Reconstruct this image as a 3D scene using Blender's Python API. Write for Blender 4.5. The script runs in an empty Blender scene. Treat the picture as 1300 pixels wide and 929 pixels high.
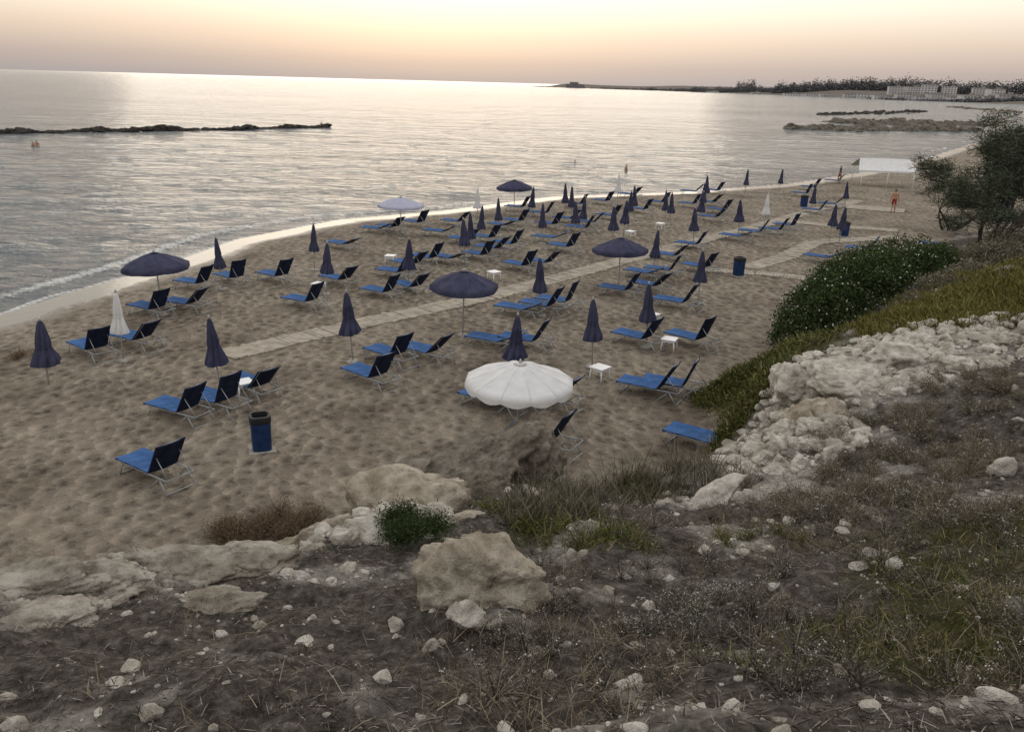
import bpy, bmesh, math, random
import numpy as np
from mathutils import Vector, Matrix, noise as mnoise
random.seed(7); rng=np.random.default_rng(7)
scene=bpy.context.scene
COL=scene.collection
# ------------------------------------------------------------------ camera
H=8.5; F=1050.0; CX,CY=650.0,464.5
pitch=math.atan(359/F); roll=math.radians(1.54)
fw=np.array([0,math.cos(pitch),-math.sin(pitch)])
r0=np.array([1.,0,0]); u0=np.array([0,math.sin(pitch),math.cos(pitch)])
rt=math.cos(roll)*r0+math.sin(roll)*u0; up=-math.sin(roll)*r0+math.cos(roll)*u0
cam=bpy.data.cameras.new("camera"); camo=bpy.data.objects.new("camera",cam); COL.objects.link(camo)
M=Matrix(((rt[0],up[0],-fw[0],0),(rt[1],up[1],-fw[1],0),(rt[2],up[2],-fw[2],H),(0,0,0,1)))
camo.matrix_world=M; cam.sensor_width=36; cam.lens=36*F/1300; cam.clip_start=0.1; cam.clip_end=60000
scene.camera=camo
def ray(u,v):
    d=fw*F+rt*(u-CX)+up*(CY-v); return d
def G(u,v,z=0.0):
    d=ray(u,v); t=(z-H)/d[2]; return np.array([d[0]*t,d[1]*t,z])
def atD(u,v,D):
    d=ray(u,v); t=D/d[1]; return np.array([d[0]*t,D,H+d[2]*t])
# ------------------------------------------------------------------ numpy noise
def _h(ix,iy,s):
    n=(ix*374761393+iy*668265263+s*144269504)&0xffffffff
    n=((n^(n>>13))*1274126177)&0xffffffff
    return ((n^(n>>16))&0xffff)/65535.0
def vn(x,y,s=0):
    xf=np.floor(x); yf=np.floor(y); ix=xf.astype(np.int64); iy=yf.astype(np.int64)
    fx=x-xf; fy=y-yf; fx=fx*fx*(3-2*fx); fy=fy*fy*(3-2*fy)
    a=_h(ix,iy,s);b=_h(ix+1,iy,s);c=_h(ix,iy+1,s);d=_h(ix+1,iy+1,s)
    return (a*(1-fx)+b*fx)*(1-fy)+(c*(1-fx)+d*fx)*fy
def fbm(x,y,o=4,s=0):
    r=0;a=.5
    for i in range(o):
        r=r+a*(vn(x,y,s+i*17)-.5); x=x*2.03+5.1; y=y*2.03+1.7; a*=.5
    return r
def sstep(a,b,x):
    t=np.clip((x-a)/(b-a),0,1); return t*t*(3-2*t)
def sdist(x,y,poly):
    P=np.array(poly,float); n=len(P); best=np.full(x.shape,1e18); ins=np.zeros(x.shape,bool)
    for i in range(n):
        a=P[i]; b=P[(i+1)%n]; ab=b-a; L=ab@ab
        t=np.clip(((x-a[0])*ab[0]+(y-a[1])*ab[1])/L,0,1)
        dx=x-a[0]-t*ab[0]; dy=y-a[1]-t*ab[1]; best=np.minimum(best,dx*dx+dy*dy)
        c=((a[1]>y)!=(b[1]>y))
        if a[1]!=b[1]:
            ins^= c&(x<(b[0]-a[0])*(y-a[1])/(b[1]-a[1])+a[0])
    return np.where(ins,1,-1)*np.sqrt(best)
SEA=-0.25
g=lambda u,v:tuple(G(u,v,SEA)[:2])
coast=[(-150,-200),(-80,-60),(-42,-5),g(-200,462),g(0,400),g(80,374),g(190,343),g(300,304),g(430,279),g(560,268),g(700,250),g(860,244),g(1000,234),g(1090,220),g(1180,200),
 (93,173),(120,210),(150,250),(200,345),(290,500),(440,760),(585,1000),(565,1150),(500,1300),(470,1500),(430,1700),(360,2000),(230,2300),(60,2600),
 (120,2750),(400,2600),(800,2500),(1500,3300),(6000,4200),(6000,-200)]
toe=[(-100,-5),(-30,4),(-12,6.8),(-5.5,8),(-3,9),(-2,10.8),(-0.8,12.6),(2.2,13.9),(4.2,15),(4.6,18),(5.4,22.5),(9,26),(13.5,33),(19,40),(27,49),(40,62),(60,85),(110,140),(180,240),(330,460),(520,760),(700,900),(6000,900),(6000,-200),(-100,-200)]
ctl=[]
for u,v,D in [(0,929,3.2),(650,929,3.0),(1300,929,2.6),(0,838,4.3),(325,838,4.4),(650,838,4.3),(975,838,4.2),(1300,838,3.6),
 (0,740,6.3),(200,738,6.3),(400,735,6.3),(650,740,6.0),(975,740,5.8),(1300,740,4.8),(370,692,7.3),(650,690,7.2),(850,690,7.2),(1100,690,7),(1300,690,6),
 (500,640,9),(700,640,9.5),(850,640,10),(950,640,9),(1100,640,8.5),(1300,640,7.5),(850,602,12),(950,605,11),(1050,600,10.5),(1300,600,9),
 (960,530,14),(1050,530,13),(1300,530,11),(1000,455,18.5),(1100,450,16),(1300,450,14),(1150,400,19),(1300,400,17),(1150,352,28),(1220,350,24),(1300,348,21),(1300,310,30)]:
    ctl.append(atD(u,v,D))
ctl+= [np.array(p,float) for p in [(0,0,7),(-10,0,6.2),(-10,5,4.3),(-30,-5,5),(10,0,7),(15,8,6.2),(22,15,5.6),(30,28,4.5),(18,36,2.6),(24,42,1.8),(34,44,2.4),(45,60,2.2),(60,60,3),(10,23,2.0),(14,28,2.2),(0,-20,7),(40,0,6),(80,80,3),(120,120,3)]]
ctl=np.array(ctl)
def U(r2): return np.where(r2>0,r2*np.log(np.maximum(r2,1e-9)),0)
n=len(ctl); K=U((ctl[:,None,0]-ctl[None,:,0])**2+(ctl[:,None,1]-ctl[None,:,1])**2)+np.eye(n)*0.5
Pm=np.c_[np.ones(n),ctl[:,:2]]; A=np.zeros((n+3,n+3)); A[:n,:n]=K;A[:n,n:]=Pm;A[n:,:n]=Pm.T
W=np.linalg.solve(A,np.r_[ctl[:,2],0,0,0])
def tps(x,y):
    r=W[n]+W[n+1]*x+W[n+2]*y
    for i in range(n): r=r+W[i]*U((x-ctl[i,0])**2+(y-ctl[i,1])**2)
    return r
def fields(x,y):
    x=np.asarray(x,float); y=np.asarray(y,float)
    d=sdist(x,y,coast); s=sdist(x,y,toe)
    rr=np.hypot(x,y)
    s=s+ (vn(x*.9,y*.9,3)-.5)*1.0*np.clip(rr/12,0.4,1)
    m=sstep(0,1.9+np.clip(rr-15,0,60)*.05,s)
    land=np.clip(tps(np.clip(x,-60,120),np.clip(y,-30,130)),.8,7.2)
    far=sstep(110,170,rr)
    land=land*(1-far)+3*far
    rough=fbm(x*.8,y*.8,5,11)*.5+fbm(x*3.1,y*3.1,4,5)*.16
    rk=np.abs(fbm(x*1.1,y*1.1,5,177))
    cliff=m*(1-m)*4
    rough=rough+cliff*(np.abs(fbm(x*1.3,y*1.3,4,77))*1.6-.1)+.4*(rk-.08)*sstep(-.1,.15,fbm(x*.5,y*.5,3,78))
    beach=np.clip(SEA+.05*d,-4,0)
    beach=beach+sstep(4,9,d)*(fbm(x*.25,y*.25,3,31)*.16+fbm(x*1.5,y*1.5,3,9)*.10-.13*np.maximum(fbm(x*2.6,y*2.6,2,19),0))
    z=beach*(1-m)+m*(land+rough*np.where(far>.5,0.3,1))
    fl=sstep(900,1100,y)*sstep(0,90,d)
    z=z+fl*(4+ (fbm(x*.004,y*.004,3,8)+.4)*14)
    return z,m,d,s
def hz(x,y): return fields(x,y)[0]
def hit(u,v):
    d=ray(u,v); d=d/d[1]
    D=np.exp(np.linspace(math.log(1.5),math.log(200),1500))
    z=hz(d[0]*D,D); zz=H+d[2]*D
    k=np.argmax(zz<z); 
    if k==0: k=len(D)-1
    return np.array([d[0]*D[k],D[k],z[k]])
# ------------------------------------------------------------------ mesh + material helpers
def quadmesh(name,V,Fq,mats,midx=None,rnd=None,smooth=False,link=True):
    me=bpy.data.meshes.new(name); V=np.asarray(V,np.float32); Fq=np.asarray(Fq,np.int32); k=Fq.shape[1]
    me.vertices.add(len(V)); me.vertices.foreach_set("co",V.ravel())
    me.loops.add(Fq.size); me.loops.foreach_set("vertex_index",Fq.ravel())
    me.polygons.add(len(Fq)); me.polygons.foreach_set("loop_start",np.arange(0,Fq.size,k,dtype=np.int32))
    for m in mats: me.materials.append(m)
    if midx is not None: me.polygons.foreach_set("material_index",np.asarray(midx,np.int32))
    me.polygons.foreach_set("use_smooth",np.full(len(Fq),smooth))
    me.update(calc_edges=True)
    if rnd is not None:
        a=me.attributes.new("rnd",'FLOAT','POINT'); a.data.foreach_set("value",np.asarray(rnd,np.float32))
    if not link: return me
    o=bpy.data.objects.new(name,me); COL.objects.link(o); return o
def N(nt,t,**kw):
    n_=nt.nodes.new(t)
    for k,v in kw.items(): setattr(n_,k,v)
    return n_
def ramp(nt,stops):
    r=N(nt,'ShaderNodeValToRGB'); e=r.color_ramp.elements
    while len(e)<len(stops): e.new(.5)
    for i,(p,c) in enumerate(stops): e[i].position=p; e[i].color=(*c,1) if len(c)==3 else c
    return r
def base_mat(name,rough=.8,spec=.3):
    m=bpy.data.materials.new(name); m.use_nodes=True; nt=m.node_tree
    b=nt.nodes['Principled BSDF']; b.inputs['Roughness'].default_value=rough; b.inputs['Specular IOR Level'].default_value=spec
    return m,nt,b
def noise(nt,scale,detail=5,rough=.6,coord='Position'):
    t=N(nt,'ShaderNodeTexNoise'); t.inputs['Scale'].default_value=scale; t.inputs['Detail'].default_value=detail; t.inputs['Roughness'].default_value=rough
    if coord=='Position':
        gn=N(nt,'ShaderNodeNewGeometry'); nt.links.new(gn.outputs['Position'],t.inputs['Vector'])
    else:
        tc=N(nt,'ShaderNodeTexCoord'); nt.links.new(tc.outputs['Object'],t.inputs['Vector'])
    return t
def mat(name,c,rough=.8,spec=.3,var=.25,scale=6,bump=.0,bscale=30,metal=0,coord='Position'):
    m,nt,b=base_mat(name,rough,spec)
    t=noise(nt,scale,2,.6,coord); c=np.array(c)
    r=ramp(nt,[(.3,tuple(c*(1-var))),(.7,tuple(np.minimum(c*(1+var),.95)))])
    nt.links.new(t.outputs['Fac'],r.inputs['Fac']); nt.links.new(r.outputs['Color'],b.inputs['Base Color'])
    b.inputs['Metallic'].default_value=metal
    if bump:
        t2=noise(nt,bscale,1,.6,coord); bp=N(nt,'ShaderNodeBump'); bp.inputs['Strength'].default_value=1; bp.inputs['Distance'].default_value=bump
        nt.links.new(t2.outputs['Fac'],bp.inputs['Height']); nt.links.new(bp.outputs['Normal'],b.inputs['Normal'])
    return m
def leafmat(name,stops):
    m,nt,b=base_mat(name,.75,.15)
    a=N(nt,'ShaderNodeAttribute',attribute_name='rnd'); r=ramp(nt,stops)
    nt.links.new(a.outputs['Fac'],r.inputs['Fac'])
    df=N(nt,'ShaderNodeBsdfDiffuse'); nt.links.new(r.outputs['Color'],df.inputs['Color']); nt.links.new(df.outputs[0],nt.nodes['Material Output'].inputs['Surface'])
    return m
def mixc(nt,fac,a,b):
    m=N(nt,'ShaderNodeMix',data_type='RGBA'); 
    if isinstance(fac,float): m.inputs[0].default_value=fac
    else: nt.links.new(fac,m.inputs[0])
    for s,i in ((a,6),(b,7)):
        if isinstance(s,tuple): m.inputs[i].default_value=(*s,1)
        else: nt.links.new(s,m.inputs[i])
    return m.outputs[2]
def mth(nt,op,a,b=None,clamp=False):
    m=N(nt,'ShaderNodeMath',operation=op,use_clamp=clamp)
    for i,s in enumerate((a,b)):
        if s is None: continue
        if isinstance(s,(int,float)): m.inputs[i].default_value=s
        else: nt.links.new(s,m.inputs[i])
    return m.outputs[0]
# ------------------------------------------------------------------ terrain
green=[(1230,375,3.5),(1290,360,4),(1180,400,1.5),(1290,790,1.2),(1200,740,.9),(1290,680,1.0),(1100,800,.6),(1180,820,.8),(940,470,2.2),(1020,440,3),(960,500,1.2),(700,670,.5),(760,620,1.0),(760,680,.3)]
rocky=[(1000,560,1.0),(1040,480,1.8),(1100,450,2.0),(1180,440,1.6),(1240,420,1.2),(1000,600,.6),(300,705,.9),(200,720,.8),(100,735,.7),(60,760,.5),(900,635,.9),(560,600,1.2),(480,660,.7),(980,620,.8),(1120,500,1.2),(700,700,.3)]
GZ=[(hit(u,v),r) for u,v,r in green]; RZ=[(hit(u,v),r) for u,v,r in rocky]
def zw(x,y,Z):
    w=np.zeros_like(x)
    for p,r in Z: w=np.maximum(w,np.exp(-((x-p[0])**2+(y-p[1])**2)/r**2))
    return w
def zones(x,y,m):
    nn=fbm(x*1.6,y*1.6,4,41)*2
    gw=np.clip((zw(x,y,GZ)+nn*.5-.25)*2.2,0,1)
    rw=np.clip((zw(x,y,RZ)+nn*.7-.35)*2.5,0,1)
    rw=np.maximum(rw,np.clip((m*(1-m)*4-.35+nn*.8)*1.8,0,1)*.8)
    rw=np.maximum(rw,np.clip((fbm(x*1.4,y*1.4,5,93)*2-.22)*5,0,1)*.7)
    return gw,rw
def polar(r0_,r1_,nr,a0,a1,na):
    r=np.exp(np.linspace(math.log(r0_),math.log(r1_),nr)); a=np.radians(np.linspace(a0,a1,na))
    R,Aa=np.meshgrid(r,a,indexing='ij'); X=(R*np.sin(Aa)).ravel(); Y=(R*np.cos(Aa)).ravel()
    i=np.arange(nr-1)[:,None]*na+np.arange(na-1)[None,:]; i=i.ravel()
    return X,Y,np.c_[i,i+1,i+na+1,i+na]
X,Y,Q=polar(.4,5000,1060,-95,95,760)
Z,m_,d_,s_=fields(X,Y); gw,rw=zones(X,Y,m_)
gw=gw*(m_>.02)
keep=(d_[Q]>-25).any(axis=1); Q=Q[keep][:, ::-1]
terr_m,nt,b=base_mat("terrain_ground",.9,.12)
L=nt.links.new
at=N(nt,'ShaderNodeAttribute',attribute_name='zone'); sep=N(nt,'ShaderNodeSeparateColor'); L(at.outputs['Color'],sep.inputs[0])
geo=N(nt,'ShaderNodeNewGeometry'); sx=N(nt,'ShaderNodeSeparateXYZ'); L(geo.outputs['Position'],sx.inputs[0])
n1=noise(nt,.35,3,.6); n2=noise(nt,3.6,5,.68); n4=noise(nt,9,6,.75)
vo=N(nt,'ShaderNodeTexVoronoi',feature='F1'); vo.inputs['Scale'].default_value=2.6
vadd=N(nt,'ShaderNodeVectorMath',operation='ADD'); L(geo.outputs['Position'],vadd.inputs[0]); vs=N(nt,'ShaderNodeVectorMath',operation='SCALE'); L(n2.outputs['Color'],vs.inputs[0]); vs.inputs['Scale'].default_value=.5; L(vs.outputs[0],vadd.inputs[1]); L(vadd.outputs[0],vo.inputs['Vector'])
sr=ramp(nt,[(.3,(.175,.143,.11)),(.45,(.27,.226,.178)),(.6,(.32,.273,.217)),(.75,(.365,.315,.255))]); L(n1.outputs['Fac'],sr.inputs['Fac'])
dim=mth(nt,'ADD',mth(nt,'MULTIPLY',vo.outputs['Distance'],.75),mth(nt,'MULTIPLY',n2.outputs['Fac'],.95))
sr2=ramp(nt,[(.48,(.36,.345,.325)),(.66,(.82,.81,.79)),(.92,(1.25,1.23,1.2))]); L(dim,sr2.inputs['Fac'])  # footprint dimples darkened in colour too, painting shade into the hollows
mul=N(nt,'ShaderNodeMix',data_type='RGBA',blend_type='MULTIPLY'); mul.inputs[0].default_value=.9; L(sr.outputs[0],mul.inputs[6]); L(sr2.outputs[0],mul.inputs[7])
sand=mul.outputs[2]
wetn=mth(nt,'ADD',sx.outputs['Z'],mth(nt,'MULTIPLY',mth(nt,'SUBTRACT',n1.outputs['Fac'],.5),.09))
wet=N(nt,'ShaderNodeMapRange'); wet.inputs['From Min'].default_value=-.11; wet.inputs['From Max'].default_value=-.17; L(wetn,wet.inputs['Value'])
wet=wet.outputs[0]
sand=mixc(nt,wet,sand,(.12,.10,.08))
soil=ramp(nt,[(.32,(.03,.025,.021)),(.46,(.09,.076,.063)),(.58,(.175,.152,.128)),(.72,(.37,.335,.29))]); L(n4.outputs['Fac'],soil.inputs['Fac'])
rock=ramp(nt,[(.28,(.12,.105,.087)),(.40,(.34,.31,.265)),(.56,(.52,.485,.43)),(.8,(.60,.57,.515))]); L(n4.outputs['Fac'],rock.inputs['Fac'])
grs=ramp(nt,[(.3,(.038,.04,.015)),(.55,(.082,.08,.03)),(.75,(.18,.16,.08))]); L(n4.outputs['Fac'],grs.inputs['Fac'])
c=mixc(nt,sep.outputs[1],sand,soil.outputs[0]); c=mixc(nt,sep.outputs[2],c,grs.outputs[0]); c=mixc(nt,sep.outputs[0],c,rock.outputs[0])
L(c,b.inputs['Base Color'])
L(mth(nt,'SUBTRACT',.92,mth(nt,'MULTIPLY',wet,.8)),b.inputs['Roughness'])
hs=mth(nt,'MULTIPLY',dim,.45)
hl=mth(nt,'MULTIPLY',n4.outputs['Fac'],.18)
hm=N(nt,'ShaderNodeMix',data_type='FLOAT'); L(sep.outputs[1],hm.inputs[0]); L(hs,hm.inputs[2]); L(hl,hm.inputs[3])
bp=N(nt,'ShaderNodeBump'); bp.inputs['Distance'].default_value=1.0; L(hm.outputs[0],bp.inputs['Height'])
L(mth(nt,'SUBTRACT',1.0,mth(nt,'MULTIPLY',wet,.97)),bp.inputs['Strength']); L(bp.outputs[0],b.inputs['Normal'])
ter=quadmesh("beach_ground",np.c_[X,Y,Z],Q,[terr_m],smooth=True)
farl=sstep(200,600,np.hypot(X,Y))
ca=ter.data.attributes.new("zone",'FLOAT_COLOR','POINT')
sm=sstep(.03,.3,m_); sm=np.maximum(sm,farl*.9)
ca.data.foreach_set("color",np.c_[rw*np.maximum(m_>.02,0)*(1-farl),sm,gw*sm,np.ones_like(rw)].astype(np.float32).ravel())
# ------------------------------------------------------------------ sea
X,Y,Q=polar(14,40000,860,-95,95,600)
d=sdist(X,Y,coast); R=np.hypot(X,Y)
fade=np.exp(-R/220)
shd=-d
wv=(fbm(X*.35+Y*.1,Y*.5,4,61)*.5+fbm(X*.09+Y*.05,Y*.2,3,67)*.6)*fade*sstep(0,9,shd)
brk=sstep(.35,.6,vn(X*.1,Y*.1,6))
lip=.13*np.exp(-((shd-2.2-1.2*(vn(X*.12,Y*.12,4)-.5))/.35)**2)*brk+.08*np.exp(-((shd-6-2*(vn(X*.08,Y*.08,14)-.5))/.7)**2)
Zs=SEA+wv+lip*np.exp(-R/150)
foam=np.exp(-((shd-.1-.5*(vn(X*.4,Y*.4,5)-.5))/.26)**2)*.8+np.exp(-((shd-1.9-1.2*(vn(X*.12,Y*.12,4)-.5))/.34)**2)*brk*.74
keep=(d[Q]<12).any(axis=1)
sea_m,nt,b=base_mat("sea_water",.12,.5); L=nt.links.new
b.inputs['IOR'].default_value=1.33
geo=N(nt,'ShaderNodeNewGeometry')
def mp(rot,sc):
    m=N(nt,'ShaderNodeMapping'); m.inputs['Rotation'].default_value=(0,0,rot); m.inputs['Scale'].default_value=sc; L(geo.outputs['Position'],m.inputs['Vector']); return m.outputs[0]
def nz(vec,scale,det,ro=.55):
    t=N(nt,'ShaderNodeTexNoise'); t.inputs['Scale'].default_value=scale; t.inputs['Detail'].default_value=det; t.inputs['Roughness'].default_value=ro; L(vec,t.inputs['Vector']); return t.outputs['Fac']
w1=nz(mp(.2,(.4,1,1)),.13,5,.66); w2=nz(mp(-.25,(.6,1,1)),.9,5,.7); w0=nz(mp(.12,(.22,1,1)),.02,3,.6)
hh=mth(nt,'ADD',mth(nt,'MULTIPLY',w1,5.6),mth(nt,'MULTIPLY',w2,1.5))
bp=N(nt,'ShaderNodeBump'); bp.inputs['Distance'].default_value=1; L(hh,bp.inputs['Height'])
mr=N(nt,'ShaderNodeMapRange'); mr.inputs['From Min'].default_value=.32; mr.inputs['From Max'].default_value=.68; mr.inputs['To Min'].default_value=.55; mr.inputs['To Max'].default_value=1.0; L(w0,mr.inputs['Value'])
L(mr.outputs[0],bp.inputs['Strength']); L(bp.outputs[0],b.inputs['Normal'])
fa=N(nt,'ShaderNodeAttribute',attribute_name='foam'); fn=noise(nt,5,3,.7)
fr_=N(nt,'ShaderNodeMapRange'); fr_.inputs['From Min'].default_value=.30; fr_.inputs['From Max'].default_value=.52; L(mth(nt,'MULTIPLY',fa.outputs['Fac'],mth(nt,'ADD',fn.outputs['Fac'],.25)),fr_.inputs['Value'])
ff=fr_.outputs[0]
L(mixc(nt,ff,(.08,.095,.105),(.6,.6,.58)),b.inputs['Base Color'])
L(mth(nt,'ADD',.12,mth(nt,'MULTIPLY',ff,.6)),b.inputs['Roughness'])
sea=quadmesh("sea_water",np.c_[X,Y,Zs],Q[keep][:, ::-1],[sea_m],smooth=True)
a=sea.data.attributes.new("foam",'FLOAT','POINT'); a.data.foreach_set("value",foam.astype(np.float32))
# ------------------------------------------------------------------ part builder
class MB:
    def __init__(s): s.v=[];s.f=[];s.m=[];s.sm=[]
    def add(s,vs,fs,m,smooth=False):
        o=len(s.v); s.v+= [tuple(p) for p in vs]; s.f+=[tuple(i+o for i in f) for f in fs]; s.m+=[m]*len(fs); s.sm+=[smooth]*len(fs)
    def tube(s,pts,r,m=0,n=6,cap=True):
        pts=[Vector(p) for p in pts]; rr=r if isinstance(r,(list,tuple)) else [r]*len(pts); vs=[]
        for i,p in enumerate(pts):
            t=(pts[min(i+1,len(pts)-1)]-pts[max(i-1,0)]).normalized()
            a=t.cross(Vector((0,0,1)) if abs(t.z)<.9 else Vector((1,0,0))).normalized(); b_=t.cross(a)
            for k in range(n): q=2*math.pi*k/n; vs.append(p+(a*math.cos(q)+b_*math.sin(q))*rr[i])
        fs=[(i*n+k,i*n+(k+1)%n,(i+1)*n+(k+1)%n,(i+1)*n+k) for i in range(len(pts)-1) for k in range(n)]
        if cap: fs+= [tuple(range(n))[::-1],tuple((len(pts)-1)*n+k for k in range(n))]
        s.add(vs,fs,m,True)
    def box(s,c,sz,m=0,R=None,bev=0):
        x,y,z=[a/2 for a in sz]
        vs=[Vector((i*x,j*y,k*z)) for i in(-1,1) for j in(-1,1) for k in(-1,1)]
        if R: vs=[R@v for v in vs]
        vs=[v+Vector(c) for v in vs]
        s.add(vs,[(0,1,3,2),(4,6,7,5),(0,4,5,1),(2,3,7,6),(0,2,6,4),(1,5,7,3)],m)
    def grid(s,fn,nu,nv,m,smooth=True,flip=False):
        vs=[fn(i/nu,j/nv) for i in range(nu+1) for j in range(nv+1)]
        fs=[(i*(nv+1)+j,i*(nv+1)+j+1,(i+1)*(nv+1)+j+1,(i+1)*(nv+1)+j) for i in range(nu) for j in range(nv)]
        if flip: fs=[f[::-1] for f in fs]
        s.add(vs,fs,m,smooth)
    def mesh(s,name,mats):
        me=bpy.data.meshes.new(name); me.from_pydata([tuple(v) for v in s.v],[],s.f)
        for m in mats: me.materials.append(m)
        me.polygons.foreach_set("material_index",s.m); me.polygons.foreach_set("use_smooth",s.sm); me.update(); return me
def place(name,me,loc,rz=0,sc=1,tilt=0):
    o=bpy.data.objects.new(name,me); o.location=loc; o.rotation_euler=(tilt*math.sin(rz*7),tilt*math.cos(rz*5),rz); o.scale=(sc,)*3 if not isinstance(sc,tuple) else sc
    COL.objects.link(o); return o
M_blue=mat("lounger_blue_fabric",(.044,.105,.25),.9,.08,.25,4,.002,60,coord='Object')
M_blue_shade=mat("lounger_shaded_fabric",(.014,.019,.042),.85,.1,.3,5,.002,60,coord='Object')  # navy copy of the blue, shade painted in for backs, sides and undersides
M_alu=mat("aluminium_tube",(.32,.33,.34),.5,.3,.1,5,metal=.3,coord='Object')
M_white=mat("white_plastic",(.68,.68,.68),.45,.5,.06,4,coord='Object')
M_nav_c=mat("navy_canopy",(.046,.047,.082),.9,.1,.3,3,.004,25,coord='Object')
M_wht_c=mat("white_canopy",(.61,.60,.59),.9,.1,.08,3,.003,20,coord='Object')
M_lav=mat("faded_canopy",(.36,.36,.45),.8,.2,.06,3,coord='Object')
M_seam=mat("canopy_seam",(.10,.10,.16),.8,.2,.06,3,coord='Object')
M_pole=mat("umbrella_pole",(.35,.34,.33),.5,.4,.2,8,coord='Object')
M_black=mat("black_rubber",(.015,.015,.017),.6,.3,.3,8,coord='Object')
M_bin=mat("bin_blue_paint",(.016,.045,.14),.6,.25,.3,5,.002,30,coord='Object')
M_conc=mat("concrete",(.3,.28,.25),.9,.2,.3,8,.01,40)
def lounger(angle,seed):
    b=MB(); w=.345; h=.33; r_=random.Random(seed)
    foot=1.25; L_=.82; ca_,sa=math.cos(math.radians(angle)),math.sin(math.radians(angle))
    hx,hzz=-L_*ca_,h+L_*sa
    for s in(-1,1):
        b.tube([(foot+.02,s*w,h-.02),(foot-.1,s*w,h),(-.62,s*w,h)],.018,1)
        b.tube([(0,s*(w-.02),h+.02),(hx,s*(w-.02),hzz+.02)],.016,1)
        b.tube([(foot-.25,s*(w-.01),h),(foot-.12,s*(w+.02),-.03)],.017,1)
        b.tube([(-.35,s*(w-.01),h),(-.62,s*(w+.02),-.03)],.017,1)
        b.tube([(-.35,s*(w-.01),h),(.02,s*(w+.02),-.03)],.014,1)
        if angle>8: b.tube([(hx*.62,s*(w-.06),h+(hzz-h)*.62),(-.60,s*(w-.06),h+.0)],.011,1)
    for x in(foot-.12,-.62): b.tube([(x,-w-.02,.015),(x,w+.02,.015)],.015,1)
    b.tube([(foot,-w,h-.01),(foot,w,h-.01)],.017,1); b.tube([(hx,-w+.02,hzz+.02),(hx,w-.02,hzz+.02)],.016,1)
    b.tube([(-.62,-w,h),(-.62,w,h)],.014,1)
    W_=w+.012
    top=lambda u,v:(foot*u,-W_+2*W_*v,h+.045-.022*math.sin(math.pi*v)-.014*math.sin(math.pi*u*3)**2)
    b.grid(top,12,4,0)
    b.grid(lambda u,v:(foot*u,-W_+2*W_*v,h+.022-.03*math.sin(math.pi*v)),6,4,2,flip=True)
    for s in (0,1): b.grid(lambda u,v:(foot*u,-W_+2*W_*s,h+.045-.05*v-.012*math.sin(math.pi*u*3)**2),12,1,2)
    b.grid(lambda u,v:(foot,-W_+2*W_*u,h+.045-.05*v-.022*math.sin(math.pi*u)),4,1,0)
    def back(o):
        def f(u,v):
            q=L_*u; sag=.03*math.sin(math.pi*v)
            return (-q*ca_-sag*sa+o*sa,(-W_)+(2*W_)*v,h+.04+q*sa-sag*ca_+o*ca_)
        return f
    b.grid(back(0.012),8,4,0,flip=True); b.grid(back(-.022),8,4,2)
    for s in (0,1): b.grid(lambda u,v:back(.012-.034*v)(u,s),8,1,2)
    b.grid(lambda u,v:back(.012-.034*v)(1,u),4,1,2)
    def cush(u,v):
        q=L_*(.74+.24*u); t=.04*math.sin(math.pi*u)**.5*math.sin(math.pi*v)**.4 if 0<u<1 and 0<v<1 else .012
        return (-q*ca_+t*sa,(-w+.07)+(2*w-.14)*v,h+.043+q*sa+t*ca_)
    b.grid(cush,4,4,0,flip=True)
    return b.mesh("sun_lounger",[M_blue,M_alu,M_blue_shade])
LM=[lounger(a,i) for i,a in enumerate((60,46,68,24,0))]
beds=[(200,606,0),(232,529,0),(280,517,2),(322,499,1),(472,489,0),(497,462,0),(543,455,1),(118,452,0),(176,441,1),(195,401,0),(240,394,1),(252,367,0),(296,360,2),(353,358,0),(432,362,1),(390,389,0),
(487,377,0),(522,371,1),(505,352,0),(522,343,1),(628,519,3),(655,514,0),(700,513,1),(690,572,0),(828,501,0),(858,497,2),(896,570,4),(812,438,0),(880,440,2),(630,441,3),(672,441,0),
(662,400,3),(692,396,0),(714,390,2),(790,376,0),(826,370,1),(862,391,0),(845,349,0),(820,353,3),(662,345,0),(690,340,1),(718,321,0),(610,331,0),(627,323,1),(570,336,3),(647,317,0),(700,309,3),(590,311,1),
(437,316,3),(480,296,3),(497,294,1),(530,288,0),(580,286,1),(638,291,3),(657,286,0),(690,276,0),(722,283,1),(734,264,0),(740,294,0),(750,287,1),(815,271,0),(801,251,1),(767,260,0),(775,279,0),
(877,263,0),(902,261,1),(908,245,0),(915,272,0),(880,316,0),(905,281,1),(935,306,3),(960,299,0),(985,296,0),(1001,291,2),(1045,333,3),(1097,322,0),(1030,242,0),(1060,232,1),(1036,271,0),(1056,264,1),(1190,316,3),
(838,261,0),(700,290,0),(545,335,0),(620,308,0),(560,300,3),(880,246,1),(660,268,0),(1020,250,2),(852,330,1),(890,347,0)]
for u,v,k in beds:
    p=G(u,v); p[2]=hz(np.array([p[0]]),np.array([p[1]]))[0]-.01
    place("sun_lounger",LM[k],p+np.array([.2,-.12,0]),math.radians(150+random.uniform(-10,10)-(3 if u>800 else 0)),random.uniform(.98,1.05))
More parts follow.
